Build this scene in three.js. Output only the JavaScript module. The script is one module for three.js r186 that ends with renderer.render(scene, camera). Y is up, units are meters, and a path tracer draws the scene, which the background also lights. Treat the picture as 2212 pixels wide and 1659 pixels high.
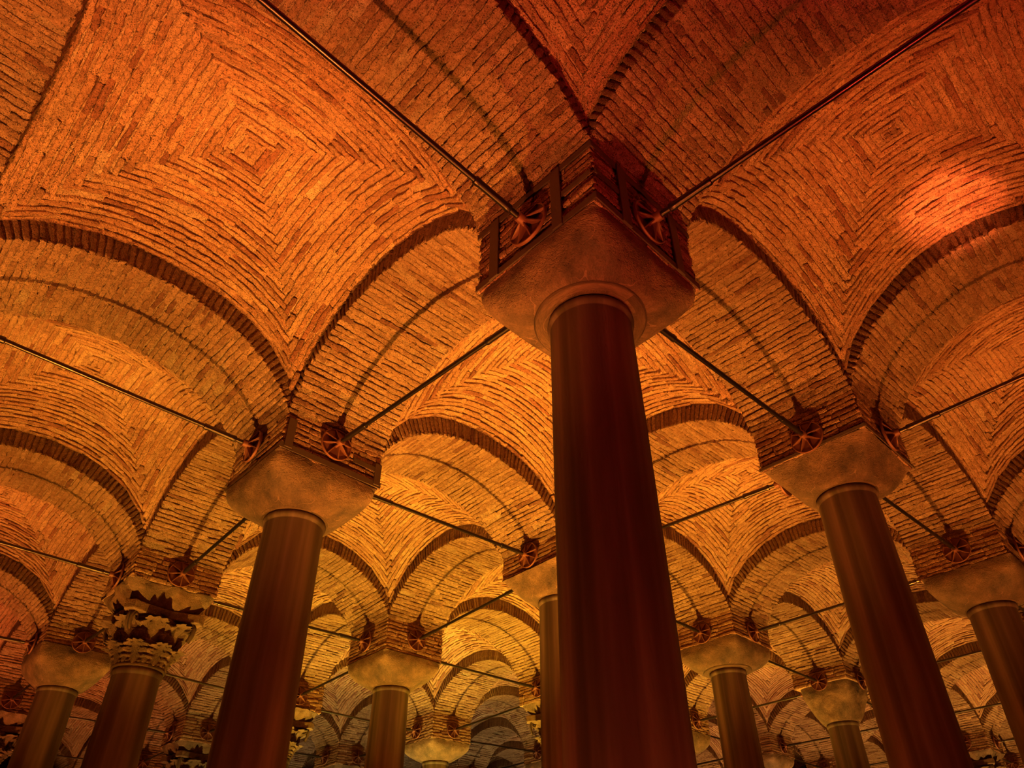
import * as THREE from 'three';
import { mergeGeometries } from 'three/addons/utils/BufferGeometryUtils.js';
import { RoundedBoxGeometry } from 'three/addons/geometries/RoundedBoxGeometry.js';

// ------------------------------------------------------------------ camera, exposure
const S = 4.8;                       // column spacing (m)
const CAM_Y = 2.0;                   // eye height over the floor
const ROD_Y = CAM_Y + 1.07553 * S;   // nominal height of the tie rods
const scene = new THREE.Scene();
scene.background = new THREE.Color(0x000000);
const camera = new THREE.PerspectiveCamera(56.37, 2212 / 1659, 0.05, 200);
camera.rotation.order = 'YXZ';
camera.position.set(-0.71994 * S, CAM_Y, 0.56554 * S);
camera.rotation.set(0.61579, -0.79145, -0.0232);
camera.setViewOffset(2212, 1659, -50.5, -131.1, 2212, 1659);   // the photograph's crop: its optical axis lies below and right of the middle
camera.updateMatrixWorld(true);
camera.updateProjectionMatrix();
const renderer = new THREE.WebGLRenderer({ antialias: true });
renderer.shadowMap.enabled = true;
renderer.toneMapping = THREE.LinearToneMapping;
renderer.toneMappingExposure = 1.0;

// ------------------------------------------------------------------ the lamps: colour and strength of the uplight under each arch
// key 'i,j,axis' : the arch that runs from column (i,j) along i ('i') or j ('j')
const LAMP_POWER = 305;
const LAMP_FIELD = [                 // [i, j, red, green, blue, strength]: the lamps' colours drift from red near the viewer to amber and yellow far back
  [-0.5, -0.6, 1, 0.06, 0.04, 0.8], [-0.5, 0.5, 1, 0.20, 0.02, 0.75], [-0.5, 1.5, 1, 0.26, 0.02, 0.5], [0.5, -0.5, 1, 0.34, 0.025, 1.25], [0.5, -1.5, 1, 0.27, 0.03, 1.0],
  [0.5, 0.5, 1, 0.38, 0.02, 2.2], [1.5, -0.5, 1, 0.40, 0.02, 0.8], [2.5, -0.5, 1, 0.28, 0.02, 0.7], [1.5, 0.5, 1, 0.52, 0.025, 1.4], [0.5, 1.5, 1, 0.40, 0.02, 1.0],
  [1.5, 1.5, 1, 0.50, 0.02, 1.7], [2.5, 1.5, 1, 0.66, 0.02, 2.8], [2.5, 0.5, 1, 0.52, 0.03, 0.7], [3.5, 1.5, 1, 0.7, 0.15, 0.4], [3.5, 2.5, 1, 0.8, 0.35, 0.22],
  [1.5, 2.5, 1, 0.52, 0.03, 1.7], [0.5, 2.5, 1, 0.42, 0.05, 0.4], [4.5, 0.5, 1, 0.30, 0.05, 0.4], [2.5, 3.5, 1, 0.45, 0.12, 0.45], [3.5, -0.5, 1, 0.22, 0.03, 0.6], [4.5, 2.5, 1, 0.8, 0.4, 0.15], [2.5, 2.5, 1, 0.6, 0.06, 0.7],
];
function lampColor(gi, gj) {
  let w = 0; const c = [0, 0, 0, 0];
  for (const f of LAMP_FIELD) { const d = (f[0] - gi) ** 2 + (f[1] - gj) ** 2, k = 1 / (d * d + 0.05); w += k; for (let a = 0; a < 4; a++) c[a] += k * f[a + 2]; }
  const o = c.map((v) => v / w); o[1] *= 1.12; o[2] += 0.025; return o;
}
const LAMP_SET = {
  '-1,0,i': [1, 0.05, 0.04, 0.2], '-1,-1,i': [1, 0.004, 0.10, 1.35], '-1,-1,j': [1, 0.004, 0.10, 1.35], '0,-1,j': [1, 0.25, 0.05, 0.7],
  '-1,0,j': [1, 0.20, 0.04, 0.42], '-1,1,i': [1, 0.27, 0.04, 0.5], '0,0,j': [1, 0.34, 0.045, 0.85], '1,-1,j': [1, 0.42, 0.05, 0.85],
};

// ------------------------------------------------------------------ random numbers and noise
let seed = 12345;
function rnd() { seed = (seed + 0x6D2B79F5) | 0; let t = Math.imul(seed ^ (seed >>> 15), 1 | seed); t = (t + Math.imul(t ^ (t >>> 7), 61 | t)) ^ t; return ((t ^ (t >>> 14)) >>> 0) / 4294967296; }
const rr = (a, b) => a + (b - a) * rnd();
function hash3(x, y, z) { let h = Math.imul(x, 374761393) + Math.imul(y, 668265263) + Math.imul(z, 2147483647 - 1274126177); h = Math.imul(h ^ (h >>> 13), 1274126177); return ((h ^ (h >>> 16)) >>> 0) / 4294967296; }
const sm = (t) => t * t * (3 - 2 * t);
function noise3(x, y, z, per = 0) {
  const xi = Math.floor(x), yi = Math.floor(y), zi = Math.floor(z), u = sm(x - xi), v = sm(y - yi), w = sm(z - zi);
  const m = per ? (a) => ((a % per) + per) % per : (a) => a;
  const X0 = m(xi), X1 = m(xi + 1), Y0 = m(yi), Y1 = m(yi + 1);
  const l = (a, b, t) => a + (b - a) * t;
  return l(l(l(hash3(X0, Y0, zi), hash3(X1, Y0, zi), u), l(hash3(X0, Y1, zi), hash3(X1, Y1, zi), u), v),
    l(l(hash3(X0, Y0, zi + 1), hash3(X1, Y0, zi + 1), u), l(hash3(X0, Y1, zi + 1), hash3(X1, Y1, zi + 1), u), v), w) * 2 - 1;
}
const fbm = (x, y, z, o = 4) => { let a = 0, s = 0.5, f = 1; for (let k = 0; k < o; k++) { a += s * noise3(x * f, y * f, z * f + k * 17); f *= 2.03; s *= 0.5; } return a; };
const clamp = (x, a, b) => Math.min(b, Math.max(a, x));
const lerp = (a, b, t) => a + (b - a) * t;
const sstep = (a, b, x) => sm(clamp((x - a) / (b - a), 0, 1));

// ------------------------------------------------------------------ textures and materials
function dataTexture(n, fn, srgb) {
  const d = new Uint8Array(n * n * 4);
  for (let y = 0; y < n; y++) for (let x = 0; x < n; x++) {
    const c = fn(x / n, y / n), k = (y * n + x) * 4;
    d[k] = clamp(c[0], 0, 1) * 255; d[k + 1] = clamp(c[1], 0, 1) * 255; d[k + 2] = clamp(c[2], 0, 1) * 255; d[k + 3] = 255;
  }
  const t = new THREE.DataTexture(d, n, n, THREE.RGBAFormat);
  t.wrapS = t.wrapT = THREE.RepeatWrapping; t.magFilter = THREE.LinearFilter; t.minFilter = THREE.LinearMipmapLinearFilter; t.generateMipmaps = true;
  if (srgb) t.colorSpace = THREE.SRGBColorSpace;
  t.needsUpdate = true;
  return t;
}
const tn = (u, v, f, z) => noise3(u * f, v * f, z, f);           // tiling noise
const tfbm = (u, v, f, z, o) => { let a = 0, s = 0.5; for (let k = 0; k < o; k++) { a += s * tn(u, v, f, z + k * 7); f *= 2; s *= 0.55; } return a; };
// pitted grain of lime mortar and old brick, one tile = 0.6 m
const grainMap = dataTexture(512, (u, v) => {
  const p = tn(u, v, 128, 3), q = tfbm(u, v, 16, 9, 4), pit = sstep(0.45, 0.8, tn(u, v, 90, 21)) * 0.36;
  const g = 0.86 + 0.15 * q + 0.10 * p - pit;
  return [g, g * (0.985 + 0.03 * q), g * (0.97 + 0.03 * q)];
}, true);
const grainBump = dataTexture(512, (u, v) => {
  const g = 0.55 + 0.30 * tfbm(u, v, 24, 5, 4) + 0.13 * tn(u, v, 150, 2) - 0.45 * sstep(0.42, 0.8, tn(u, v, 90, 21)) - 0.35 * sstep(0.4, 0.7, tn(u, v, 40, 31));
  return [g, g, g];
}, false);
// veined, streaked marble of the shafts; v runs up
const shaftMap = dataTexture(512, (u, v) => {
  const st = tfbm(u, v * 0.0 + 0.13, 24, 4, 4), w = tn(u, v, 14, 8), f = tfbm(u, v, 32, 6, 3);
  let g = 0.72 + 0.25 * st + 0.12 * w + 0.10 * f;
  return [g, g * (0.95 + 0.06 * w), g * (0.9 + 0.1 * st)];
}, true);
const stoneMap = dataTexture(512, (u, v) => {
  const q = tfbm(u, v, 6, 14, 5), p = tn(u, v, 120, 4);
  const wob = tfbm(u, v, 4, 44, 3), vein = Math.abs(Math.sin((v * 3 + u + wob * 1.3) * Math.PI));
  const line = vein < 0.035 ? 0.2 : 0;
  const g = 0.78 + 0.32 * q + 0.07 * p + line;
  return [g, g * 0.99, g * 0.96];
}, true);
const stoneBump = dataTexture(512, (u, v) => { const g = 0.5 + 0.35 * tfbm(u, v, 12, 15, 4) + 0.15 * tn(u, v, 100, 4) - 0.3 * sstep(0.5, 0.8, tn(u, v, 48, 6)); return [g, g, g]; }, false);
function rep(t, x, y) { const c = t.clone(); c.repeat.set(x, y); c.needsUpdate = true; return c; }
const mkMat = (hex, o = {}) => new THREE.MeshStandardMaterial({ color: hex, roughness: 0.92, metalness: 0, ...o });
const gm = rep(grainMap, 1 / 0.6, 1 / 0.6), gb = rep(grainBump, 1 / 0.6, 1 / 0.6);
const masonry = { map: gm, bumpMap: gb, bumpScale: 0.018, roughness: 0.95 };
const brickTones = [0xc08a66, 0xba8360, 0xc6906c, 0xb47b59, 0xca9871, 0x9c6046];
const archTones = [0xab7d5c, 0xa57656, 0xb08261, 0x9d6f50, 0xb58766, 0x87553d];      // the arches are toned a little darker than the webs
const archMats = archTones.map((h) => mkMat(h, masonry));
const brickMats = brickTones.map((h) => mkMat(h, masonry));
const brickInst = mkMat(0xffffff, masonry);
const mortarMat = mkMat(0xffffff, { ...masonry, vertexColors: true });
const shaftMat = mkMat(0x8f7460, { map: shaftMap, bumpMap: rep(stoneBump, 2, 6), bumpScale: 0.003, roughness: 0.62 });
const stoneMats = [0x8c664c, 0x936d53, 0x7f5b44].map((h) => mkMat(h, { map: rep(stoneMap, 0.8, 0.8), bumpMap: rep(stoneBump, 1.5, 1.5), bumpScale: 0.014, roughness: 0.85 }));
const rodMat = mkMat(0x5a4a40, { metalness: 0.95, roughness: 0.3 });
const plateMat = mkMat(0x7a4431, { metalness: 0.35, roughness: 0.55 });
const strapMat = mkMat(0x5d4538, { metalness: 0.3, roughness: 0.6, bumpMap: rep(stoneBump, 2, 2), bumpScale: 0.002 });
const floorMat = mkMat(0x4a4038, { map: rep(stoneMap, 1, 1), roughness: 0.8 });
const wallMat = mkMat(0x9a7a60, masonry);
const lampBody = mkMat(0x222222, { metalness: 0.6, roughness: 0.5 });

// ------------------------------------------------------------------ lattice of columns
const I0 = -2, I1 = 7, J0 = -2, J1 = 7;
const D = 0.140, SP = 1 - 2 * D;                       // half width of piers and arches, clear span (in spacings)
const OFF = {                                          // measured irregularity: [dj, dh, di]
  '0,0': [0.009, -0.0197, 0.0095], '0,1': [0.0045, -0.0001, -0.0011], '0,2': [0.0012, 0.0087, -0.0229], '1,0': [-0.0146, -0.0027, 0.0014],
  '1,1': [-0.0243, 0.0243, 0.0069], '1,2': [-0.0042, 0.0056, 0.0071], '1,3': [-0.0001, 0.0036, 0.0009], '2,0': [0.009, -0.0097, 0.0061],
  '-1,0': [0.035, -0.04, 0.0],
  '2,1': [-0.0095, -0.0026, 0.0016], '3,0': [0.0042, 0.0206, -0.0073], '3,1': [0.0139, -0.0101, -0.0039], '3,2': [0.0059, -0.0179, 0.0018],
};
const SPRING = { '0,0': 0.085, '1,0': 0.035, '0,1': 0.08, '2,0': 0.04, '3,0': 0.06, '1,1': 0.06 };
const NECK = { '0,0': -0.161, '1,0': -0.167, '0,1': -0.117, '2,0': -0.306, '3,0': -0.141, '2,1': -0.171, '1,2': -0.126, '1,3': -0.174, '1,1': -0.100, '0,2': -0.156, '3,2': -0.167 };
const ABAC = { '0,0': -0.079, '1,0': -0.070, '0,1': -0.034, '2,0': -0.05, '3,0': 0.0, '1,3': 0.0, '1,1': -0.02, '1,2': -0.03, '2,1': -0.065 };
const CROWN = { '1,-1,j': 0.235, '-1,1,i': 0.325, '1,0,j': 0.23, '0,0,j': 0.29, '0,0,i': 0.26, '0,-1,j': 0.255, '-1,0,i': 0.26, '0,-1,i': 0.26 };
const APEX = { '0,-1': 0.372, '-1,0': 0.418, '1,-1': 0.40, '0,1': 0.41 };
const KIND = { '0,0': 'block', '1,0': 'bowl', '0,1': 'wedge', '2,0': 'leaf', '3,0': 'bowl', '1,1': 'wedge', '0,2': 'bowl', '2,1': 'bowl', '1,2': 'block', '1,3': 'cup', '3,1': 'leaf', '3,2': 'bowl', '2,2': 'leaf', '4,0': 'leaf', '4,1': 'leaf' };
const nodeCache = {};
function nodeAt(i, j) {
  const k = i + ',' + j;
  if (nodeCache[k]) return nodeCache[k];
  const h = (a) => hash3(i + 50, j + 90, a) * 2 - 1;
  const o = OFF[k] || [h(1) * 0.006, h(2) * 0.006, h(3) * 0.006];
  const n = { i, j, key: k, x: (j + o[0]) * S, z: -(i + o[2]) * S, dh: o[1], spring: SPRING[k] ?? 0.065, neck: NECK[k] ?? -0.155, abac: ABAC[k] ?? -0.055 + o[1] };
  const pool = ['bowl', 'block', 'wedge', 'bowl', 'leaf'];
  n.kind = KIND[k] || pool[Math.floor(hash3(i + 7, j + 3, 5) * 5)];
  if (!(k in NECK) && n.kind === 'leaf') n.neck = -0.28;
  return (nodeCache[k] = n);
}
function warp(gi, gj) {                                // lattice point -> plan position
  const i = clamp(Math.floor(gi), I0, I1 - 1), j = clamp(Math.floor(gj), J0, J1 - 1), a = gi - i, b = gj - j;
  const A = nodeAt(i, j), B = nodeAt(i + 1, j), C = nodeAt(i, j + 1), E = nodeAt(i + 1, j + 1);
  const w = [(1 - a) * (1 - b), a * (1 - b), (1 - a) * b, a * b];
  return [A.x * w[0] + B.x * w[1] + C.x * w[2] + E.x * w[3], A.z * w[0] + B.z * w[1] + C.z * w[2] + E.z * w[3]];
}
const Y = (h) => ROD_Y + h * S;
const RHO = 0.72, RC = (1 + RHO * RHO) / (2 * RHO);
const arcG = (t) => (Math.sqrt(Math.max(0, RC * RC - t * t)) - (RC - RHO)) / RHO;   // 1 at the crown, 0 at the springing
const crownOf = (i, j, ax) => CROWN[i + ',' + j + ',' + ax] ?? 0.262 + 0.015 * (hash3(i + 31, j + 11, ax === 'i' ? 1 : 2) * 2 - 1);
const FACE = 0.060;                                    // height of the arch's step under the web

// ------------------------------------------------------------------ visibility from the photograph's side (decides only how finely a piece is built)
const viewM = camera.matrixWorldInverse.clone(), FPX = 1547.5;
function pix(p) { const v = p.clone().applyMatrix4(viewM); return v.z > -0.05 ? null : [1156.5 + FPX * v.x / -v.z, 960.6 - FPX * v.y / -v.z, -v.z]; }
const inFrame = (q, m = 0) => q && q[0] > -m && q[0] < 2212 + m && q[1] > -m && q[1] < 1659 + m;

// is a point hidden from the photograph's side by a column, a pier or the soffit of an arch? (decides only whether a far repeat is built)
function hiddenPoint(P) {
  const C = camera.position, d = P.clone().sub(C);
  for (let i = I0; i <= I1; i++) for (let j = J0; j <= J1; j++) {
    const n = nodeAt(i, j), L2 = d.x * d.x + d.z * d.z, t = ((n.x - C.x) * d.x + (n.z - C.z) * d.z) / L2;
    if (t < 0.02 || t > 0.97) continue;
    const dist = Math.hypot(C.x + t * d.x - n.x, C.z + t * d.z - n.z), y = C.y + t * d.y;
    if ((dist < 0.33 && y < Y(n.neck)) || (dist < 0.62 && y > Y(n.neck + 0.04))) return true;
  }
  for (const ax of ['i', 'j']) for (let k = I0; k <= I1; k++) {
    const c0 = ax === 'i' ? -C.z / S : C.x / S, dd = ax === 'i' ? -d.z / S : d.x / S, t = (k - c0) / dd;
    if (!(t > 0.02 && t < 0.985)) continue;
    const x = C.x + t * d.x, z = C.z + t * d.z, y = C.y + t * d.y, o = ax === 'i' ? x / S : -z / S, m = Math.floor(o);
    if (m < J0 || m >= J1) continue;
    const tt = clamp((o - m - 0.5) * 2 / SP, -1, 1), p = ax === 'i' ? archPoint(k, m, 'j', tt, 0) : archPoint(m, k, 'i', tt, 0);
    if (y > p.y) return true;
  }
  return false;
}
const visibleShare = (pts) => pts.filter((p) => inFrame(pix(p), 0) && !hiddenPoint(p)).length / pts.length;
// ------------------------------------------------------------------ scene helpers
const taken = {};
function numbered(name) { const k = taken[name] = (taken[name] ?? -1) + 1; return k ? name + '_' + String(k).padStart(3, '0') : name; }
function shade(o) { o.castShadow = true; o.receiveShadow = true; return o; }
function thing(name, label, category, group, kind) {
  const g = new THREE.Group(); g.name = numbered(name); scene.add(g);
  if (label) g.userData.label = label;
  if (category) g.userData.category = category;
  if (group) g.userData.group = group;
  if (kind) g.userData.kind = kind;
  return g;
}
function part(parent, name, geo, mat, label) { const m = shade(new THREE.Mesh(geo, mat)); m.name = name; parent.add(m); if (label) m.userData.label = label; return m; }

// ------------------------------------------------------------------ bricks: six irregular shapes of unit size, x along the course, y out of the wall, z across
function brickGeometry(k) {
  const seg = 5, pos = [], uv = [], idx = [];
  const prof = [[-0.5, -1], [-0.5, 0.45], [-0.34, 0.92], [0.30, 1], [0.5, 0.5], [0.5, -1]];
  for (let a = 0; a <= seg; a++) {
    let x = a / seg - 0.5; const end = a === 0 || a === seg;
    for (let b = 0; b < prof.length; b++) {
      let [z, y] = prof[b];
      const n = noise3(a * 0.9 + k * 31, b * 0.8, k * 5), n2 = noise3(a * 0.7 + k * 13, b * 1.3 + 40, k * 3);
      const zz = z * (end ? 0.97 : 1) + n * 0.19, yy = y > 0 ? y * (end ? 0.9 : 1) + n2 * 0.35 : y;
      const xx = x + (end ? n2 * 0.03 : 0);
      pos.push(xx, yy, zz); uv.push(xx * 0.32 + k * 0.137, zz * 0.06 + yy * 0.012 + k * 0.21);
    }
  }
  const P = prof.length;
  for (let a = 0; a < seg; a++) for (let b = 0; b < P - 1; b++) { const p = a * P + b; idx.push(p, p + 1, p + P, p + 1, p + P + 1, p + P); }
  for (const [o, f] of [[0, 1], [seg * P, 0]]) for (let b = 1; b < P - 1; b++) f ? idx.push(o, o + b + 1, o + b) : idx.push(o, o + b, o + b + 1);
  const g = new THREE.BufferGeometry();
  g.setAttribute('position', new THREE.Float32BufferAttribute(pos, 3)); g.setAttribute('uv', new THREE.Float32BufferAttribute(uv, 2)); g.setIndex(idx);
  g.computeVertexNormals();
  return g;
}
const brickGeos = [0, 1, 2, 3, 4, 5].map(brickGeometry);
const tmpX = new THREE.Vector3(), tmpY = new THREE.Vector3(), tmpZ = new THREE.Vector3();
// a brick record: p centre on the wall face, t course direction, n outward, L length, w width, out how far proud
function brickMatrix(r) {
  tmpY.copy(r.n).normalize(); tmpX.copy(r.t).addScaledVector(tmpY, -r.t.dot(tmpY)).normalize(); tmpZ.crossVectors(tmpX, tmpY);
  if (r.flip) { tmpX.negate(); tmpZ.negate(); }
  const m = new THREE.Matrix4().makeBasis(tmpX, tmpY, tmpZ);
  m.scale(new THREE.Vector3(r.L, r.out, r.w)); m.setPosition(r.p);
  return m;
}
const vis = (r) => { const q = pix(r.p); if (!inFrame(q, 40)) return 0; const toCam = camera.position.clone().sub(r.p).normalize(); return r.L * r.w * Math.abs(toCam.dot(r.n)) / (q[2] * q[2]); };
function layBricks(parent, list, single, mats = brickMats, tones = brickTones) {
  for (const r of list) { r.tone = r.tone ?? (rnd() < 0.06 ? 5 : Math.floor(rnd() * 5)); r.flip = rnd() < 0.5; r.v = vis(r); }
  const seen = list.filter((r) => r.v > 0).sort((a, b) => b.v - a.v);
  const alone = single ? seen.slice(0, 300) : [], rest = single ? list.filter((r) => !alone.includes(r)) : seen;
  alone.forEach((r, k) => {
    const m = shade(new THREE.Mesh(brickGeos[k % 6], mats[r.tone])); m.name = 'brick';
    brickMatrix(r).decompose(m.position, m.quaternion, m.scale); parent.add(m);
  });
  if (rest.length) {
    const im = shade(new THREE.InstancedMesh(brickGeos[Math.floor(rnd() * 6)], brickInst, rest.length)); im.name = 'bricks'; im.userData.kind = 'stuff';
    const c = new THREE.Color();
    rest.forEach((r, k) => { im.setMatrixAt(k, brickMatrix(r)); im.setColorAt(k, c.setHex(tones[r.tone])); });
    parent.add(im);
  }
  return alone.length;
}
// a rough mortar surface over a parametric patch
const mortarC = [new THREE.Color(0xcfa582), new THREE.Color(0xb98865), new THREE.Color(0x9c6a4c)];
function mortarPatch(fn, nu, nv, rough, split, tint, lift = -0.009) {
  const pos = [], uv = [], col = [], idx = [], c = new THREE.Color();
  for (let b = 0; b <= nv; b++) for (let a = 0; a <= nu; a++) {
    const r = fn(a / nu * 2 - 1, b / nv * 2 - 1), p = r.p;
    const n1 = fbm(p.x * 2.2, p.y * 2.2, p.z * 2.2, 2), n2 = noise3(p.x * 11, p.y * 11, p.z * 11), n3 = noise3(p.x * 24, p.y * 24, p.z * 24);
    if (rough) p.addScaledVector(r.n, rough * (0.016 * n1 + 0.010 * n2 + 0.005 * n3 + lift));
    pos.push(p.x, p.y, p.z); uv.push(r.uv[0], r.uv[1]);
    c.copy(mortarC[0]).lerp(mortarC[1], clamp(0.5 + n1 * 1.2 + 0.4 * n2, 0, 1)).lerp(mortarC[2], clamp(n3 * 0.6 + n1 * 0.5, 0, 0.7));
    if (tint) c.multiply(tint);
    col.push(c.r, c.g, c.b);
  }
  for (let b = 0; b < nv; b++) for (let a = 0; a < nu; a++) {
    const p = b * (nu + 1) + a, q = p + nu + 1;
    if (split && (a < nu / 2) === (b < nv / 2)) idx.push(p, p + 1, q + 1, p, q + 1, q); else idx.push(p, p + 1, q, p + 1, q + 1, q);
  }
  const g = new THREE.BufferGeometry();
  g.setAttribute('position', new THREE.Float32BufferAttribute(pos, 3)); g.setAttribute('uv', new THREE.Float32BufferAttribute(uv, 2));
  g.setAttribute('color', new THREE.Float32BufferAttribute(col, 3)); g.setIndex(idx); g.computeVertexNormals();
  return g;
}
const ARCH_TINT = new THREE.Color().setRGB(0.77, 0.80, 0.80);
const DOWN = new THREE.Vector3(0, -1, 0);
const PITCH = 0.074;

// ------------------------------------------------------------------ vault webs
function webPoint(i, j, u, v) {                        // u along i, v along j, both -1..1
  const gi = i + 0.5 + u * SP / 2, gj = j + 0.5 + v * SP / 2;
  const [x, z] = warp(gi, gj);
  const a = (u + 1) / 2, b = (v + 1) / 2;
  const N = [nodeAt(i, j), nodeAt(i + 1, j), nodeAt(i, j + 1), nodeAt(i + 1, j + 1)], w = [(1 - a) * (1 - b), a * (1 - b), (1 - a) * b, a * b];
  let base = 0; N.forEach((n, k) => { base += w[k] * n.spring; }); base += FACE - 0.006;
  const s = Math.max(Math.abs(u), Math.abs(v)), m = Math.min(Math.abs(u), Math.abs(v));
  const cr = [crownOf(i, j, 'j'), crownOf(i + 1, j, 'j'), crownOf(i, j, 'i'), crownOf(i, j + 1, 'i')];     // edges u=-1, u=1, v=-1, v=1
  const q = u * u + v * v + 1e-9, wu = u * u / q, wv = v * v / q;
  const edge = wu * (u < 0 ? cr[0] : cr[1]) + wv * (v < 0 ? cr[2] : cr[3]) + FACE;
  const mean = (cr[0] + cr[1] + cr[2] + cr[3]) / 4 + FACE;
  const apex = APEX[i + ',' + j] ?? mean + 0.07;
  const crown = lerp(mean, edge, s * s * s * s);
  const h = base + (crown - base) * arcG(m) + (apex - mean) * (1 - s * s) * (0.35 + 0.65 * (1 - m * m));
  return new THREE.Vector3(x, Y(h), z);
}
function webFrame(i, j, u, v) {
  const e = 0.004, p = webPoint(i, j, u, v);
  const du = webPoint(i, j, u + e, v).sub(webPoint(i, j, u - e, v)), dv = webPoint(i, j, u, v + e).sub(webPoint(i, j, u, v - e));
  const n = new THREE.Vector3().crossVectors(du, dv).normalize(); if (n.y > 0) n.negate();
  return { p, n, du: du.normalize(), dv: dv.normalize() };
}
function buildWeb(i, j, near, label, shown) {
  const g = thing('vault', label, undefined, undefined, 'structure');
  const q = pix(webPoint(i, j, 0, 0)), dist = q ? q[2] : 40;
  const res = !shown ? 16 : dist < 11 ? 104 : dist < 20 ? 60 : 32;
  part(g, 'mortar', mortarPatch((u, v) => {
    const f = webFrame(i, j, u, v);
    return { p: f.p, n: f.n, uv: [(u * 1.7 + i * 0.37) * 1, v * 1.7 + j * 0.53] };
  }, res, res, shown ? 1 : 0, true), mortarMat);
  if (!shown) return;
  const list = [], half = SP / 2 * S, rows = Math.round(half / PITCH);
  for (let sec = 0; sec < 4; sec++) for (let k = 0; k < rows; k++) {
    const s0 = (k + 0.5) / rows;
    const end = s0 + (sec < 2 ? 0.4 : -0.5) / rows;
    let m = -end + rr(-0.02, 0); let guard = 0;
    while (m < end - 0.01 && guard++ < 40) {
      let L = rr(0.26, 0.48) / half; if (m + L > end - 0.05) L = Math.max(0.03, end - m);
      const c = m + L / 2, s = s0 + 0.006 * noise3(c * 3 + sec * 9, k * 0.5, i * 7 + j);
      const uv = sec === 0 ? [c, s] : sec === 1 ? [c, -s] : sec === 2 ? [s, c] : [-s, c];
      const f = webFrame(i, j, clamp(uv[0], -0.995, 0.995), clamp(uv[1], -0.995, 0.995));
      const t = sec < 2 ? f.du : f.dv;
      // true length along the curve
      const c0 = sec < 2 ? webPoint(i, j, m, uv[1]) : webPoint(i, j, uv[0], m), c1 = sec < 2 ? webPoint(i, j, m + L, uv[1]) : webPoint(i, j, uv[0], m + L);
      if (rnd() > 0.02) list.push({ p: f.p.addScaledVector(f.n, rr(-0.004, 0.004)), t: c1.clone().sub(c0).normalize(), n: f.n, L: c0.distanceTo(c1) + 0.002, w: PITCH * rr(0.60, 0.93), out: rr(0.010, 0.032) });
      m += L;
    }
  }
  layBricks(g, list, near);
}

// ------------------------------------------------------------------ arches
function archPoint(i, j, ax, t, b) {
  const A = nodeAt(i, j), B = ax === 'i' ? nodeAt(i + 1, j) : nodeAt(i, j + 1);
  const l = 0.5 + t * SP / 2, [x, z] = ax === 'i' ? warp(i + l, j + b * D) : warp(i + b * D, j + l);
  const base = lerp(A.spring, B.spring, (t + 1) / 2), h = base + (crownOf(i, j, ax) - base) * arcG(t);
  return new THREE.Vector3(x, Y(h), z);
}
function archFrame(i, j, ax, t, b) {
  const e = 0.003, t0 = clamp(t - e, -1, 1), t1 = clamp(t + e, -1, 1);
  const dt = archPoint(i, j, ax, t1, b).sub(archPoint(i, j, ax, t0, b)).normalize(), db = archPoint(i, j, ax, t, b + 0.1).sub(archPoint(i, j, ax, t, b - 0.1)).normalize();
  const n = new THREE.Vector3().crossVectors(dt, db).normalize(); if (n.y > 0) n.negate();
  return { p: archPoint(i, j, ax, t, b), n, dt, db };
}
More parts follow.
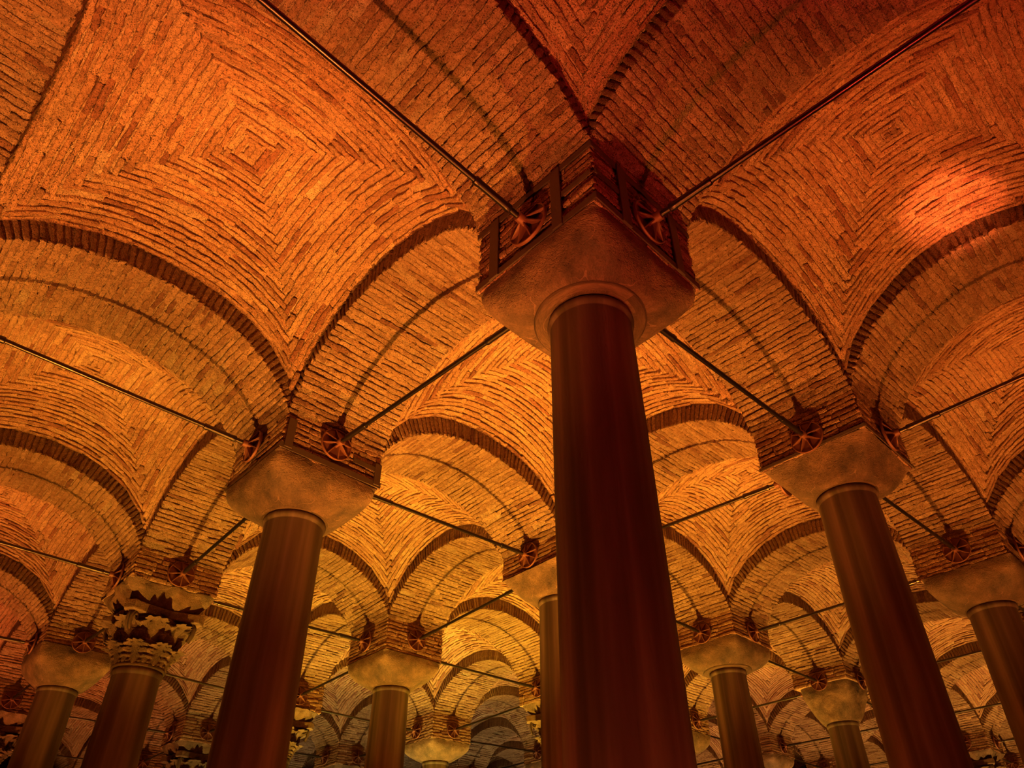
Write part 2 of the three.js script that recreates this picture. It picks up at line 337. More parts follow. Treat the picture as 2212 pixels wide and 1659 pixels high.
function buildArch(i, j, ax, near, label, shown) {
  const g = thing('arch', label, undefined, undefined, 'structure');
  const q = pix(archPoint(i, j, ax, 0, 0)), dist = q ? q[2] : 40;
  const res = !shown ? 16 : dist < 11 ? 104 : dist < 20 ? 70 : 36;
  // arc length table
  const T = [], LEN = []; let len = 0, prev = null;
  for (let k = 0; k <= 200; k++) { const t = -1 + k / 100, p = archPoint(i, j, ax, t, 0); if (prev) len += p.distanceTo(prev); T.push(t); LEN.push(len); prev = p; }
  const atLen = (s) => { let k = 1; while (k < 200 && LEN[k] < s) k++; return lerp(T[k - 1], T[k], clamp((s - LEN[k - 1]) / (LEN[k] - LEN[k - 1]), 0, 1)); };
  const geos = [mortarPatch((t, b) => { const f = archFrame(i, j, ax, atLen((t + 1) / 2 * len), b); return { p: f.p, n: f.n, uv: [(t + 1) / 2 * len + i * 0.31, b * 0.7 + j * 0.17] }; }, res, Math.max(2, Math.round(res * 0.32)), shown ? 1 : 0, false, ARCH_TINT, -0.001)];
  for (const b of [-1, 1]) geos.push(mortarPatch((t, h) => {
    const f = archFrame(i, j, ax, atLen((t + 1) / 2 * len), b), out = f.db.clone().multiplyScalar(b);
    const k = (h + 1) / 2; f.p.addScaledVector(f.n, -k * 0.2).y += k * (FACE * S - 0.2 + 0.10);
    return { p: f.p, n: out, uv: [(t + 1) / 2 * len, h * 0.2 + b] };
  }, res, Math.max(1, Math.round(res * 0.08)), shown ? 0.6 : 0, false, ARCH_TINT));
  part(g, 'mortar', mergeGeometries(geos), mortarMat);
  if (!shown) return;
  const list = [], rows = Math.round(len / PITCH);
  for (let k = 0; k < rows; k++) {
    const t = atLen((k + 0.5) / rows * len);
    const W = 2 * D * S; let x = -W / 2 - rr(0, 0.025); const stop = W / 2 + rr(0, 0.025);
    if (k % 2) { const L = rr(0.12, 0.2); x = -W / 2 - rr(0, 0.02); add(x, x + L); x += L; }
    while (x < stop - 0.02) { let L = rr(0.26, 0.40); if (x + L > stop - 0.08) L = stop - x; add(x, x + L); x += L; }
    function add(x0, x1) {
      const f = archFrame(i, j, ax, t + 0.004 * noise3(x0 * 5, k * 0.4, i * 3 + j), (x0 + x1) / W);
      if (rnd() > 0.025) list.push({ p: f.p.addScaledVector(f.n, rr(-0.004, 0.004)), t: f.db, n: f.n, L: x1 - x0, w: PITCH * rr(0.62, 0.96), out: rr(0.007, 0.027) });
    }
    for (const b of [-1, 1]) {
      const f = archFrame(i, j, ax, t, b), up = f.n.clone().negate().lerp(new THREE.Vector3(0, 1, 0), 0.3).normalize();
      list.push({ p: f.p.addScaledVector(up, 0.155), t: up, n: f.db.clone().multiplyScalar(b), L: 0.31, w: PITCH * rr(0.6, 0.8), out: rr(0.008, 0.02) });
    }
  }
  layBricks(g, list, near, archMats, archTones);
}

// ------------------------------------------------------------------ brick piers over the capitals
function pierFaces(n) {                                // four faces: point and outward normal
  return [['i', -1], ['i', 1], ['j', -1], ['j', 1]].map(([ax, s]) => {
    const at = (e) => { const gi = ax === 'i' ? n.i + s * D : n.i + e * D, gj = ax === 'i' ? n.j + e * D : n.j + s * D; return warp(clamp(gi, I0, I1), clamp(gj, J0, J1)); };
    const a = at(-1), b = at(1), t = new THREE.Vector3(b[0] - a[0], 0, b[1] - a[1]);
    return { ax, s, a, b, len: t.length(), t: t.normalize(), n: ax === 'i' ? new THREE.Vector3(0, 0, -s) : new THREE.Vector3(s, 0, 0) };
  });
}
function buildPier(n, near, label, shown) {
  const g = thing('pier', label, undefined, undefined, 'structure');
  const y0 = Y(n.abac) - 0.02, y1 = Y(n.spring + FACE) + 0.02, res = !shown ? 4 : near ? 40 : 20;
  const list = [], geos = [];
  for (const f of pierFaces(n)) {
    geos.push(mortarPatch((a, b) => {
      const k = (a + 1) / 2;
      return { p: new THREE.Vector3(lerp(f.a[0], f.b[0], k), lerp(y0, y1, (b + 1) / 2), lerp(f.a[1], f.b[1], k)), n: f.n, uv: [a * 0.7, b * 0.5] };
    }, res, res, shown ? 0.8 : 0));
    const rows = Math.round((y1 - y0) / PITCH);
    for (let k = 0; k < rows; k++) {
      let x = -rr(0, 0.025); const stop = f.len + rr(0, 0.025);
      while (x < stop - 0.02) {
        let L = rr(0.24, 0.40); if (x + L > stop - 0.08) L = stop - x;
        const c = (x + L / 2) / f.len;
        list.push({ p: new THREE.Vector3(lerp(f.a[0], f.b[0], c), y0 + (k + 0.5) * PITCH * ((y1 - y0) / PITCH / rows), lerp(f.a[1], f.b[1], c)).addScaledVector(f.n, rr(-0.006, 0.006)), t: f.t, n: f.n, L: L - 0.012, w: PITCH * rr(0.66, 0.94), out: rr(0.009, 0.022) });
        x += L;
      }
    }
  }
  const c = pierFaces(n);
  geos.push(mortarPatch((a, b) => { const k = (a + 1) / 2, m = (b + 1) / 2; return { p: new THREE.Vector3(lerp(c[2].a[0], c[3].a[0], m), y0, lerp(c[0].a[1], c[1].a[1], k)), n: DOWN, uv: [a, b] }; }, 2, 2, 0));
  part(g, 'mortar', mergeGeometries(geos), mortarMat);
  if (shown) layBricks(g, list, near);
}

// ------------------------------------------------------------------ columns
const RS = 0.355;                                      // shaft radius
function lathe(pts, n = 48) { return new THREE.LatheGeometry(pts.map((p) => new THREE.Vector2(p[0], p[1])), n); }
// a shape lofted from a circle to a square: rows of [height, half width, squareness exponent]
function loft(rows, rough, sd, capTop = true) {
  const nA = 96, pos = [], uv = [], idx = [];
  rows.forEach(([y, w, e], k) => {
    for (let a = 0; a <= nA; a++) {
      const th = a / nA * Math.PI * 2, c = Math.cos(th), s = Math.sin(th);
      const r = w / Math.pow(Math.pow(Math.abs(c), e) + Math.pow(Math.abs(s), e), 1 / e);
      const aa = a % nA, n = fbm(Math.cos(aa / nA * 6.2832) * 3 + sd * 11, y * 5, Math.sin(aa / nA * 6.2832) * 3, 3) * rough;
      pos.push(c * (r + n), y + n * 0.4, s * (r + n)); uv.push(a / nA * 4.4, y + r * 0.6);
    }
  });
  const R = nA + 1;
  for (let k = 0; k < rows.length - 1; k++) for (let a = 0; a < nA; a++) { const p = k * R + a; idx.push(p, p + R, p + 1, p + 1, p + R, p + R + 1); }
  const capAt = (k, up) => { const o = pos.length / 3; pos.push(0, rows[k][0], 0); uv.push(0, 0); for (let a = 0; a < nA; a++) up ? idx.push(o, k * R + a + 1, k * R + a) : idx.push(o, k * R + a, k * R + a + 1); };
  capAt(0, false); if (capTop) capAt(rows.length - 1, true);
  const g = new THREE.BufferGeometry();
  g.setAttribute('position', new THREE.Float32BufferAttribute(pos, 3)); g.setAttribute('uv', new THREE.Float32BufferAttribute(uv, 2)); g.setIndex(idx); g.computeVertexNormals();
  return g;
}
function capitalRows(kind, H, W) {
  const rows = [], K = 26;
  for (let k = 0; k <= K; k++) {
    const t = k / K; let w, e;
    if (kind === 'wedge') { w = lerp(0.44, W, Math.pow(t, 0.95)); e = t > 0.93 ? 60 : lerp(2.1, 20, Math.pow(t, 0.8)); }
    else if (kind === 'cup') { w = lerp(0.42, W, Math.pow(Math.sin(t * Math.PI / 2), 0.9)); e = lerp(2, 6, t); }
    else if (kind === 'bowl') { w = lerp(0.42, W, Math.pow(Math.sin(Math.min(1, t * 1.25) * Math.PI / 2), 0.8)); e = t > 0.93 ? 60 : lerp(2.0, 22, Math.pow(t, 1.7)); }
    else { w = lerp(0.50, W, Math.pow(Math.sin(Math.min(1, t * 1.3) * Math.PI / 2), 0.8)); e = t > 0.93 ? 60 : lerp(2.2, 26, Math.pow(t, 1.3)); }
    rows.push([t * H, w, e]);
  }
  return [[-0.012, 0.385, 2], [-0.012, 0.40, 2], [0.0, 0.415, 2], ...rows.slice(1)];
}
// an acanthus leaf: lobed outline, midrib, tip curling out; base at origin, growing up +y, facing +z
function leafGeometry(h, w, curl, sd) {
  const nu = 18, nv = 20, pos = [], uv = [], idx = [];
  for (const side of [1, 0]) for (let b = 0; b <= nv; b++) for (let a = 0; a <= nu; a++) {
    const t = b / nv, s = a / nu * 2 - 1;
    const lobes = 0.64 + 0.36 * Math.abs(Math.sin(t * Math.PI * 4.5 + 0.4));
    const half = w * (0.55 + 0.75 * Math.sin(Math.min(1, t * 1.05) * Math.PI * 0.85)) * lobes * (t > 0.9 ? 0.8 : 1) * 0.6;
    const x = s * half, fold = 0.03 * Math.cos(s * Math.PI * 2.5) * (0.3 + t) - 0.05 * s * s;
    const bend = curl * Math.pow(t, 3), y = h * (t - 0.22 * Math.pow(t, 5)), z = 0.02 + bend + fold * 0.8 + 0.09 * t - (side ? 0 : 0.022);
    const drill = Math.abs(s) > 0.35 && Math.abs(Math.sin(t * Math.PI * 4.5 + 0.4)) < 0.35 ? -0.04 : 0;
    pos.push(x, y, z + drill + 0.006 * noise3(x * 30 + sd, y * 30, sd)); uv.push(x, y);
  }
  const R = nu + 1, O = R * (nv + 1);
  for (let b = 0; b < nv; b++) for (let a = 0; a < nu; a++) { const p = b * R + a; idx.push(p, p + 1, p + R, p + 1, p + R + 1, p + R, O + p, O + p + R, O + p + 1, O + p + 1, O + p + R, O + p + R + 1); }
  const rim = []; for (let a = 0; a <= nu; a++) rim.push(a); for (let b = 1; b <= nv; b++) rim.push(b * R + nu); for (let a = nu - 1; a >= 0; a--) rim.push(nv * R + a); for (let b = nv - 1; b > 0; b--) rim.push(b * R);
  rim.forEach((p, k) => { const q = rim[(k + 1) % rim.length]; idx.push(p, O + p, q, q, O + p, O + q); });
  const g = new THREE.BufferGeometry();
  g.setAttribute('position', new THREE.Float32BufferAttribute(pos, 3)); g.setAttribute('uv', new THREE.Float32BufferAttribute(uv, 2)); g.setIndex(idx); g.computeVertexNormals();
  return g;
}
const leafLow = leafGeometry(0.36, 0.27, 0.13, 1), leafHigh = leafGeometry(0.74, 0.36, 0.24, 2);
function voluteGeometry() {
  const pts = []; for (let k = 0; k <= 44; k++) { const a = k / 44 * Math.PI * 3.4, r = 0.085 * (1 - k / 44 * 0.8); pts.push(new THREE.Vector3(Math.cos(a) * r, Math.sin(a) * r, 0.02 * k / 44)); }
  pts.unshift(new THREE.Vector3(0.03, -0.22, -0.0), new THREE.Vector3(0.075, -0.1, 0));
  return new THREE.TubeGeometry(new THREE.CatmullRomCurve3(pts), 70, 0.024, 7);
}
const voluteGeo = voluteGeometry();
function abacusGeometry(W, H) {
  const s = new THREE.Shape(), c = 0.10;
  s.moveTo(-W + c, -W); s.quadraticCurveTo(0, -W + 0.24, W - c, -W); s.lineTo(W, -W + c); s.quadraticCurveTo(W - 0.24, 0, W, W - c); s.lineTo(W - c, W);
  s.quadraticCurveTo(0, W - 0.24, -W + c, W); s.lineTo(-W, W - c); s.quadraticCurveTo(-W + 0.24, 0, -W, -W + c); s.closePath();
  const g = new THREE.ExtrudeGeometry(s, { depth: H - 0.04, bevelEnabled: true, bevelSize: 0.02, bevelThickness: 0.02, bevelSegments: 2, curveSegments: 12 });
  g.rotateX(-Math.PI / 2); g.translate(0, 0.02, 0);
  return g;
}
const capCache = {};
function buildColumn(n, label, group) {
  const g = thing('column', label, 'column', group);
  const yT = Y(n.abac), yN = Y(n.neck), leaf = n.kind === 'leaf';
  g.position.set(n.x, 0, n.z);
  g.rotation.y = 0;
  const sd = Math.floor(hash3(n.i + 5, n.j + 9, 3) * 90), mat = stoneMats[sd % 3];
  // shaft with entasis, top fillet and astragal
  const pts = []; for (let k = 0; k <= 20; k++) { const t = k / 20; pts.push([RS * (1.10 - 0.07 * t - 0.05 * t * t + 0.012 * Math.sin(t * Math.PI)), 0.4 + t * (yN - 0.52)]); }
  pts.push([RS * 0.985, yN - 0.105], [RS * 1.03, yN - 0.09], [RS * 1.045, yN - 0.06], [RS * 1.03, yN - 0.03], [RS * 1.0, yN - 0.02], [RS * 0.98, yN + 0.02]);
  const sg = lathe(pts, 64); const up = sg.attributes.uv; for (let k = 0; k < up.count; k++) up.setXY(k, up.getX(k) * 1, sg.attributes.position.getY(k) * 0.045 + sd * 0.17);
  part(g, 'shaft', sg, shaftMat);
  part(g, 'base', lathe([[0.01, 0], [0.56, 0], [0.58, 0.08], [0.56, 0.16], [0.48, 0.19], [0.46, 0.24], [0.50, 0.28], [0.50, 0.34], [0.44, 0.38], [0.40, 0.41]], 40), mat);
  const W = (D + 0.003) * S;
  if (!leaf) {
    const c = part(g, 'capital', loft(capitalRows(n.kind, yT - yN, n.kind === 'cup' ? W * 0.93 : W), n.kind === 'cup' ? 0.03 : 0.016, sd), mat);
    c.position.y = yN;
    if (n.kind === 'block') part(c, 'collar', lathe([[0.34, -0.012], [0.47, -0.012], [0.485, 0.0], [0.485, 0.03], [0.465, 0.05], [0.40, 0.06]], 64), mat);
    else part(c, 'collar', lathe([[0.34, -0.015], [0.385, -0.015], [0.415, 0.0], [0.43, 0.025], [0.42, 0.05], [0.40, 0.065]], 48), mat);
  } else {
    const H = yT - yN, hc = Math.min(0.82, H * 0.68);
    const c = part(g, 'capital', lathe([[0.36, 0], [0.385, 0.0], [0.395, 0.03], [0.37, 0.05], [0.38, hc * 0.5], [0.42, hc * 0.75], [0.50, hc * 0.9], [0.51, hc * 0.93], [0.1, hc * 0.93]], 40), mat);
    c.position.y = yN;
    for (let k = 0; k < 8; k++) for (const [gg, off, y] of [[leafLow, 0, 0.03], [leafHigh, 0.5, 0.05]]) {
      const a = (k + off) * Math.PI / 4 + 0.2, l = part(c, 'leaf', gg, mat);
      l.position.set(Math.sin(a) * 0.37, y, Math.cos(a) * 0.37); l.rotation.y = a; l.scale.y = hc / 0.76;
    }
    for (let k = 0; k < 4; k++) for (const s of [-1, 1]) {
      const a = k * Math.PI / 2 + Math.PI / 4, v = part(c, 'volute', voluteGeo, mat);
      v.position.set(Math.sin(a) * 0.62 + Math.cos(a) * 0.03 * s, hc * 0.84, Math.cos(a) * 0.62 - Math.sin(a) * 0.03 * s); v.rotation.y = a + Math.PI / 2; if (s < 0) v.rotation.y += Math.PI * 0.04; v.scale.x = -1;
    }
    const ab = part(c, 'abacus', abacusGeometry(0.60, 0.15), mat); ab.position.y = hc * 0.92;
    for (let k = 0; k < 4; k++) { const f = part(c, 'boss', new THREE.SphereGeometry(0.075, 16, 12), mat); f.position.set(Math.sin(k * Math.PI / 2) * 0.50, hc * 0.92 + 0.075, Math.cos(k * Math.PI / 2) * 0.50); f.scale.set(1, 0.85, 0.6); f.rotation.y = k * Math.PI / 2; }
    // impost block above, its underside broken away
    const rows = [], y0 = hc * 0.92 + 0.14; for (let k = 0; k <= 12; k++) { const t = k / 12; rows.push([lerp(y0, H, t), lerp(0.46, W, Math.pow(t, 0.55)), lerp(4, 12, t)]); }
    part(g, 'impost', loft(rows, 0.10, sd + 3), mat, 'chipped stone impost block').position.y = yN;
  }
  return g;
}

// ------------------------------------------------------------------ tie rods with spoked anchor plates
const plateDisc = (() => lathe([[0, -0.012], [0.208, -0.012], [0.212, -0.006], [0.212, 0.016], [0.208, 0.022], [0.197, 0.022], [0.194, 0.008], [0, 0.008]], 48))();
const ribGeo = (() => {
  const s = new THREE.Shape(); s.moveTo(0.03, 0.004); s.lineTo(0.198, 0.004); s.lineTo(0.198, 0.022); s.lineTo(0.05, 0.075); s.lineTo(0.03, 0.075); s.closePath();
  const g = new THREE.ExtrudeGeometry(s, { depth: 0.010, bevelEnabled: true, bevelSize: 0.0015, bevelThickness: 0.0015, bevelSegments: 1 }); g.translate(0, 0, -0.005); return g;
})();
const bossGeo = lathe([[0, 0], [0.044, 0], [0.046, 0.01], [0.046, 0.13], [0.040, 0.138], [0, 0.138]], 24);
const sleeveGeo = lathe([[0, 0], [0.030, 0], [0.038, 0.008], [0.038, 0.05], [0.034, 0.055], [0.034, 0.345], [0.038, 0.35], [0.038, 0.392], [0.03, 0.40], [0, 0.40]], 20);
function hubPos(n, ax, s) { return new THREE.Vector3(n.x + (ax === 'j' ? s * 0.1508 * S : 0), Y(n.dh), n.z + (ax === 'i' ? -s * 0.1508 * S : 0)); }
const UP = new THREE.Vector3(0, 1, 0);
function buildRod(A, B, ax, label, group) {
  const a = hubPos(A, ax, 1), b = hubPos(B, ax, -1), d = b.clone().sub(a), L = d.length(); d.normalize();
  const g = thing('tie_rod', label, 'tie rod', group);
  g.position.copy(a); g.quaternion.setFromUnitVectors(UP, d);
  const r = new THREE.CylinderGeometry(0.026, 0.026, L - 0.1, 20, 1); r.translate(0, L / 2, 0);
  part(g, 'rod', r, rodMat);
  for (const s of [0, 1]) {
    const p = part(g, 'anchor_plate', plateDisc, plateMat, s ? undefined : 'spoked round plate'); if (s) { p.position.y = L; p.rotation.x = Math.PI; }
    for (let k = 0; k < 8; k++) { const w = part(p, 'rib', ribGeo, plateMat); w.rotation.y = k * Math.PI / 4 + 0.2; }
    part(p, 'boss', bossGeo, plateMat);
    const v = part(g, 'sleeve', sleeveGeo, rodMat); v.position.y = s ? L - 0.62 : 0.22;
  }
  return g;
}

// ------------------------------------------------------------------ steel straps round the foreground pier
function strapFace(n, s, ax, rails, posts, label) {
  const f = pierFaces(n).find((q) => q.ax === ax && q.s === s), g = thing('strap_frame', label, 'steel frame');
  const at = (e, y) => new THREE.Vector3(lerp(f.a[0], f.b[0], e), y, lerp(f.a[1], f.b[1], e)).addScaledVector(f.n, 0.024);
  const ang = Math.atan2(-f.t.z, f.t.x);
  for (const [e0, e1, h, hw] of rails) { const m = part(g, 'rail', new RoundedBoxGeometry((e1 - e0) * f.len, hw, 0.014, 1, 0.003), strapMat); m.position.copy(at((e0 + e1) / 2, Y(h))); m.rotation.y = ang; }
  for (const [e, h0, h1, pw] of posts) { const m = part(g, 'post', new RoundedBoxGeometry(pw, (h1 - h0) * S, 0.014, 1, 0.003), strapMat); m.position.copy(at(e, Y((h0 + h1) / 2))).addScaledVector(f.n, 0.012); m.rotation.y = ang; }
}

// ================================================================== BUILD
// floor, slab above, walls
const X0 = (J0 - 0.02) * S, X1 = (J1 + 0.02) * S, Z0 = -(I1 + 0.02) * S, Z1 = -(I0 - 0.02) * S;
function slab(name, w, h, d, x, y, z, m, label) { const g = new RoundedBoxGeometry(w, h, d, 1, 0.02), o = shade(new THREE.Mesh(g, m)); const u = g.attributes.uv, p = g.attributes.position; for (let k = 0; k < u.count; k++) u.setXY(k, p.getX(k) + p.getZ(k), p.getY(k) + (h < 1 ? p.getZ(k) : 0)); o.name = name; o.position.set(x, y, z); o.userData.kind = 'structure'; o.userData.label = label; scene.add(o); return o; }
slab('floor', X1 - X0 + 2, 0.4, Z1 - Z0 + 2, (X0 + X1) / 2, -0.2, (Z0 + Z1) / 2, floorMat, 'dark stone floor of the cistern below the view');
slab('ceiling', X1 - X0 + 2, 0.4, Z1 - Z0 + 2, (X0 + X1) / 2, Y(0.56), (Z0 + Z1) / 2, wallMat, 'roof slab resting above all the brick vaults');
const WH = Y(0.6);
slab('wall_left', 0.6, WH, Z1 - Z0 + 1, X0 - 0.3, WH / 2, (Z0 + Z1) / 2, wallMat, 'outer brick wall on the left of the hall');
slab('wall_right', 0.6, WH, Z1 - Z0 + 1, X1 + 0.3, WH / 2, (Z0 + Z1) / 2, wallMat, 'outer brick wall on the right of the hall');
slab('wall_back', X1 - X0 + 1, WH, 0.6, (X0 + X1) / 2, WH / 2, Z0 - 0.3, wallMat, 'far outer brick wall behind the last columns');
slab('wall_front', X1 - X0 + 1, WH, 0.6, (X0 + X1) / 2, WH / 2, Z1 + 0.3, wallMat, 'outer brick wall behind the viewer');

const anyIn = (pts, m = 60) => pts.some((p) => inFrame(pix(p), m));
// vaults
for (let i = I0; i < I1; i++) for (let j = J0; j < J1; j++) {
  const pts = []; for (const u of [-1, -0.5, 0, 0.5, 1]) for (const v of [-1, -0.5, 0, 0.5, 1]) pts.push(webPoint(i, j, u, v));
  const shown = anyIn(pts), q = pix(webPoint(i, j, 0, 0)), near = shown && (!q || q[2] < 2.75 * S);
  buildWeb(i, j, near, 'vaulted ceiling bay of concentric brick courses', shown);
}
for (let i = I0; i <= I1; i++) for (let j = J0; j <= J1; j++) for (const ax of ['i', 'j']) {
  if ((ax === 'i' && i === I1) || (ax === 'j' && j === J1)) continue;
  const edgeRow = ax === 'i' ? (j === J0 || j === J1) : (i === I0 || i === I1);
  const pts = []; for (const t of [-1, -0.5, 0, 0.5, 1]) for (const b of [-1, 1]) pts.push(archPoint(i, j, ax, t, edgeRow ? 0 : b));
  const shown = anyIn(pts), q = pix(archPoint(i, j, ax, 0, 0)), near = shown && (!q || q[2] < 2.75 * S);
  buildArch(i, j, ax, near, 'broad brick arch between two columns', shown);
}
// piers and columns
const COLUMN_LABELS = {
  '0,0': 'largest foreground stone column with smooth square block capital under a strapped brick block',
  '1,0': 'left middle stone column with smooth bowl capital and round spoked plate above it',
  '0,1': 'right middle stone column with plain wedge capital and a streaked reddish shaft',
  '2,0': 'left column with carved leaf capital and a broken impost block on top',
  '3,0': 'leftmost plain bowl capital column beside the carved leaf capital',
  '1,1': 'column half hidden behind the left side of the foreground shaft',
  '0,2': 'dark unlit column cut by the right edge of the picture',
  '2,1': 'small centre column with rounded block capital right of the left middle column',
  '1,2': 'column with plain bowl capital between the foreground and right middle shafts',
  '1,3': 'yellow lit column with tall cup shaped capital beside the right middle shaft',
  '3,1': 'column mostly hidden behind the left middle shaft with carved impost edge showing',
  '3,2': 'small yellow lit bowl capital at the bottom centre',
  '1,5': 'distant leaf capital column in the bottom right between the right middle and edge shafts',
  '1,6': 'sliver of a far capital in the extreme bottom right corner',
  '2,3': 'distant block capital column just right of the foreground shaft near the bottom',
  '2,4': 'distant bowl capital column at the bottom edge left of the yellow lit shaft',
  '3,3': 'distant bowl capital column at the bottom edge beside the half hidden shaft',
  '4,0': 'leaf capital column cut by the left picture edge near the bottom',
  '4,1': 'distant leaf capital column between the carved leaf shaft and the left middle shaft',
  '4,2': 'distant leaf capital column at the bottom edge left of the small centre column',
  '5,1': 'tiny distant bowl capital column at the bottom edge between the two left shafts',
  '2,2': 'leaf capital column peeking out directly left of the half hidden shaft',
};
for (let i = I0; i <= I1; i++) for (let j = J0; j <= J1; j++) {
  const n = nodeAt(i, j), q = pix(new THREE.Vector3(n.x, Y(0), n.z)), shown = inFrame(q, 250);
  buildPier(n, shown && q[2] < 2.6 * S, 'square brick pier block above a column capital', shown);
  buildColumn(n, COLUMN_LABELS[n.key] || 'stone column outside the picture or hidden behind nearer columns', COLUMN_LABELS[n.key] ? undefined : 'columns out of view');
}
{
  const n = nodeAt(0, 0);
  strapFace(n, -1, 'j', [[-0.02, 1.02, -0.072, 0.075], [-0.02, 1.02, 0.075, 0.075], [0.0, 0.28, 0.0, 0.06]], [[0.28, -0.080, 0.08, 0.11], [0.84, -0.080, 0.08, 0.11]], 'flat dark strap frame on the left face of the foreground brick block');
  strapFace(n, -1, 'i', [[-0.02, 1.02, -0.072, 0.075], [-0.02, 1.02, 0.075, 0.075], [0.0, 0.28, 0.0, 0.06]], [[0.26, -0.080, 0.08, 0.11], [0.80, -0.080, 0.08, 0.11]], 'flat dark strap frame on the shaded right face of the foreground brick block');
  const m = nodeAt(1, 0);
  strapFace(m, -1, 'i', [[-0.02, 1.02, -0.062, 0.08], [0.7, 1.0, -0.018, 0.07]], [[0.97, -0.065, 0.0, 0.09], [0.05, -0.065, 0.02, 0.10]], 'flat dark strap plates beside the spoked plate of the left middle column');
  strapFace(m, -1, 'j', [[-0.02, 1.02, -0.064, 0.05]], [], 'narrow strap along the left face of the left middle column block');
  const k = nodeAt(0, 1);
  strapFace(k, -1, 'j', [[-0.02, 1.02, -0.031, 0.045]], [], 'flat strap rail on the left face above the right middle capital');
  strapFace(k, -1, 'i', [[-0.02, 1.02, -0.031, 0.045]], [], 'flat strap rail on the right face above the right middle capital');
}
// rods
const ROD_LABELS = {
  '0,-1,j': 'dark tie rod from the top edge down to the left face of the foreground block',
  '-1,0,i': 'shiny tie rod from the upper right corner to the right face of the foreground block',
  '0,0,i': 'tie rod from behind the foreground capital to the plate of the left middle column',
  '0,0,j': 'tie rod from behind the foreground capital to the plate of the right middle column',
  '1,-1,j': 'tie rod from the left edge to the left face of the left middle column block',
  '-1,1,i': 'tie rod from the right edge to the right face above the right middle capital',
  '1,0,i': 'tie rod from behind the left middle capital to the plate above the leaf capital',
  '1,0,j': 'tie rod from the left middle capital running behind the foreground shaft at its left',
  '0,1,i': 'tie rod between foreground shaft and the left corner of the right middle capital',
  '0,1,j': 'tie rod from behind the right middle capital to the dark right edge column',
  '2,-1,j': 'lower left tie rod from the picture edge to the block above the leaf capital',
  '2,0,j': 'tie rod passing behind the left middle shaft to the small centre column',
  '1,1,i': 'tie rod from the half hidden column to the plate of the small centre column',
  '1,2,j': 'short tie rod ending at the round plate of the yellow cup capital',
  '0,2,i': 'tie rod crossing the bright yellow arch just left of the right middle shaft',
  '-1,2,i': 'short dark end of a tie rod at the right edge above the dark column',
  '0,2,j': 'tie rod from the dark right edge column out to the picture edge',
  '0,3,i': 'upper tie rod seen between the right middle shaft and the dark right edge shaft',
  '0,4,i': 'lower tie rod seen between the right middle shaft and the dark right edge shaft',
  '0,5,i': 'tiny tie rod in the bottom right corner beyond the dark right edge shaft',
  '1,1,j': 'tie rod just right of the foreground shaft, ending at the plain bowl capital plate',
  '1,2,i': 'short tie rod between the foreground shaft and the plain bowl capital',
  '1,3,i': 'bright tie rod from the yellow cup capital left behind the plain bowl column shaft',
  '1,3,j': 'short tie rod emerging right of the yellow cup capital behind the right middle shaft',
  '1,4,i': 'tie rod passing low behind the yellow lit shaft of the cup capital column',
  '1,4,j': 'sliver of tie rod low at the right edge of the right middle shaft',
  '1,5,i': 'tiny tie rod at the bottom edge left of the right middle shaft foot',
  '1,5,j': 'tiny tie rod in the bottom right corner beside the peeking leaf capital',
  '2,1,i': 'tie rod from the small centre column left toward the left middle shaft',
  '2,2,i': 'tie rod from the half hidden shaft down to the small yellow lit capital',
  '2,3,j': 'tie rod low between the foreground shaft and the plain bowl column shaft',
  '2,4,i': 'tiny tie rod at the bottom edge between foreground and plain bowl shafts',
  '2,4,j': 'tiny tie rod at the bottom edge left of the yellow lit shaft',
  '3,-1,j': 'short tie rod at the left picture edge reaching the leftmost bowl capital',
  '3,0,i': 'tie rod running from the leftmost bowl capital shaft toward the left picture edge',
  '3,0,j': 'tie rod from the carved leaf column shaft behind to the left middle shaft',
  '3,1,i': 'short tie rod hugging the left edge of the left middle shaft near the bottom',
  '3,1,j': 'tie rod from the left middle shaft behind the small centre column to the yellow capital',
  '3,2,i': 'tie rod from the small yellow lit capital left behind the small centre shaft',
  '3,2,j': 'tie rod from the small yellow lit capital right to the half hidden shaft',
  '3,3,i': 'tiny tie rod at the bottom edge right of the small yellow lit capital',
  '4,0,j': 'tie rod low between the leftmost shaft and the carved leaf column shaft',
  '4,1,i': 'tie rod from the distant leaf capital toward the carved leaf column shaft bottom',
  '4,1,j': 'tie rod low just right of the left middle shaft near the bottom edge',
  '4,2,i': 'tiny tie rod at the bottom edge left of the small centre column',
  '4,2,j': 'sliver of tie rod at the bottom edge touching the small centre shaft',
  '5,0,j': 'lowest tie rod between the leftmost shaft and the carved leaf column shaft',
  '2,0,i': 'tie rod running from the leaf capital to the plate of the leftmost bowl capital',
  '2,1,j': 'tie rod from the small centre column toward the half hidden shaft',
};
for (let i = I0; i <= I1; i++) for (let j = J0; j <= J1; j++) for (const ax of ['i', 'j']) {
  if (i >= I1 || j >= J1) continue;
  const A = nodeAt(i, j), B = ax === 'i' ? nodeAt(i + 1, j) : nodeAt(i, j + 1), k = i + ',' + j + ',' + ax;
  const shown = [0, 0.25, 0.5, 0.75, 1].some((t) => inFrame(pix(new THREE.Vector3(lerp(A.x, B.x, t), Y(0), lerp(A.z, B.z, t))), 100));
  const rp = []; for (let a = 0; a <= 40; a++) rp.push(new THREE.Vector3(lerp(A.x, B.x, 0.15 + 0.7 * a / 40), Y(lerp(A.dh, B.dh, a / 40)), lerp(A.z, B.z, 0.15 + 0.7 * a / 40)));
  const share = visibleShare(rp); if (!shown || !share) continue;
  buildRod(A, B, ax, ROD_LABELS[k] || 'tie rod hidden among the farthest vaults', ROD_LABELS[k] ? undefined : 'hidden tie rods');
}
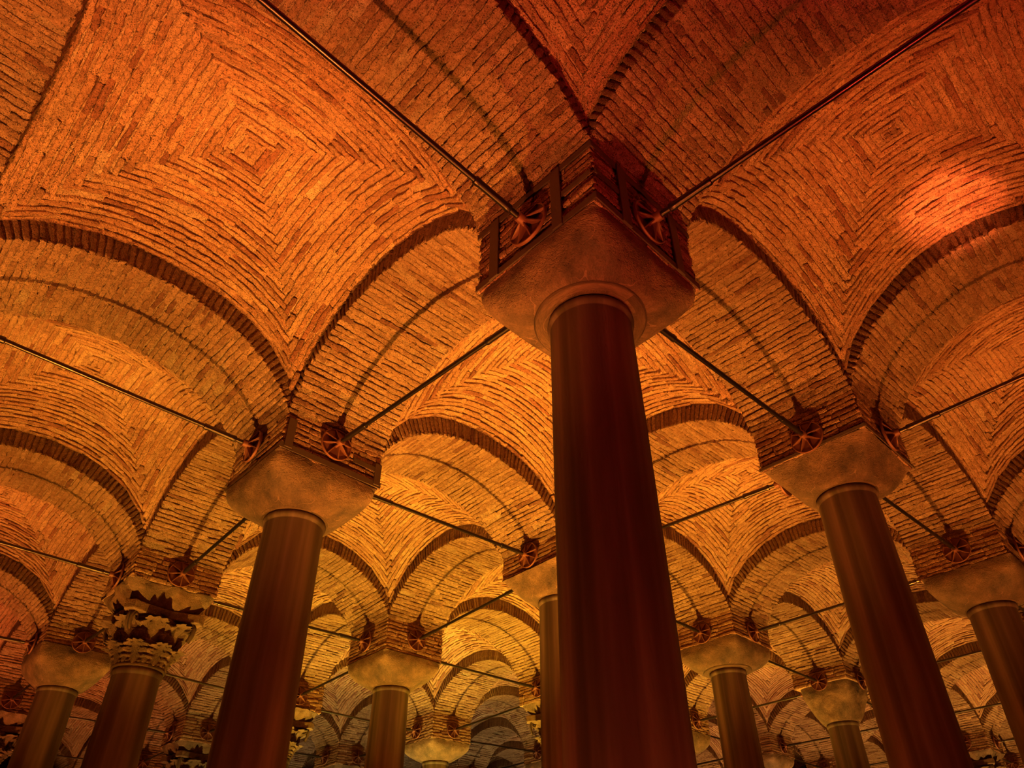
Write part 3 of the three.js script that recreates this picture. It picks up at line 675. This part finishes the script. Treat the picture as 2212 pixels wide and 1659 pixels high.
// floor uplights, one under each arch
const lampShell = lathe([[0, 0], [0.11, 0], [0.115, 0.02], [0.115, 0.10], [0.105, 0.115], [0.085, 0.115], [0.085, 0.10], [0, 0.10]], 28), lampLens = lathe([[0, 0.106], [0.06, 0.105], [0.084, 0.101], [0.084, 0.098], [0, 0.098]], 24);
for (let i = -1; i <= 5; i++) for (let j = -1; j <= 5; j++) for (const ax of ['i', 'j']) {
  const A = nodeAt(i, j), k = i + ',' + j + ',' + ax;
  if (i + j > 7) continue;
  const B = ax === 'i' ? nodeAt(i + 1, j) : nodeAt(i, j + 1);
  const gi = (A.i + B.i) / 2, gj = (A.j + B.j) / 2, c = LAMP_SET[k] || lampColor(gi, gj);
  if (!c || c[3] <= 0) continue;
  const g = thing('floor_uplight', 'small round floor uplight under an arch below the picture', 'floor light', 'floor uplights below the view');
  g.position.set((A.x + B.x) / 2, 0, (A.z + B.z) / 2);
  part(g, 'housing', lampShell, lampBody);
  const col = new THREE.Color().setRGB(c[0], c[1], c[2]);
  part(g, 'lens', lampLens, new THREE.MeshStandardMaterial({ color: 0x111111, emissive: col, emissiveIntensity: 3 }));
  const l = new THREE.SpotLight(col, LAMP_POWER * c[3], 0, 0.42, 0.75, 2); l.name = 'uplight'; l.castShadow = true; l.shadow.radius = 2.5;
  l.position.set(0, 0.125, 0); l.target.position.set(0, 6, 0); g.add(l); g.add(l.target); l.target.name = 'aim';
}
// two small lamps of another kind, below the picture
function extraLamp(label, gi, gj, col, power, aim, angle) {
  const [x, z] = warp(gi, gj), g = thing(aim ? 'floor_spotlight' : 'floor_lamp', label, 'floor light'); g.position.set(x, 0, z);
  part(g, 'housing', lampShell, lampBody); const c = new THREE.Color().setRGB(...col);
  part(g, 'lens', lampLens, new THREE.MeshStandardMaterial({ color: 0x111111, emissive: c, emissiveIntensity: 3 }));
  const l = aim ? new THREE.SpotLight(c, power, 0, angle, 0.7, 2) : new THREE.PointLight(c, power, 0, 2); l.name = 'light'; l.castShadow = true; l.shadow.radius = 3; l.position.set(0, 0.16, 0); g.add(l);
  if (aim) { l.target.position.copy(aim).sub(g.position); l.target.name = 'aim'; g.add(l.target); }
}
extraLamp('small red floor lamp left of the foreground column below the picture', 0.05, -0.42, [1, 0.19, 0.05], 16);
extraLamp('small added orange fill lamp right of the foreground column below the picture', -0.42, 0.05, [1, 0.16, 0.05], 11);  // added fill light, brightens the viewer's side of the foreground shaft
extraLamp('small red floor lamp beside the half hidden column below the picture', 0.62, 0.62, [1, 0.08, 0.02], 9);
extraLamp('narrow floor spotlight under the right vault below the picture', -0.5, 0.55, [1, 0.25, 0.07], 720, webPoint(-1, 0, -0.06, 0.76), 0.074);
renderer.render(scene, camera);
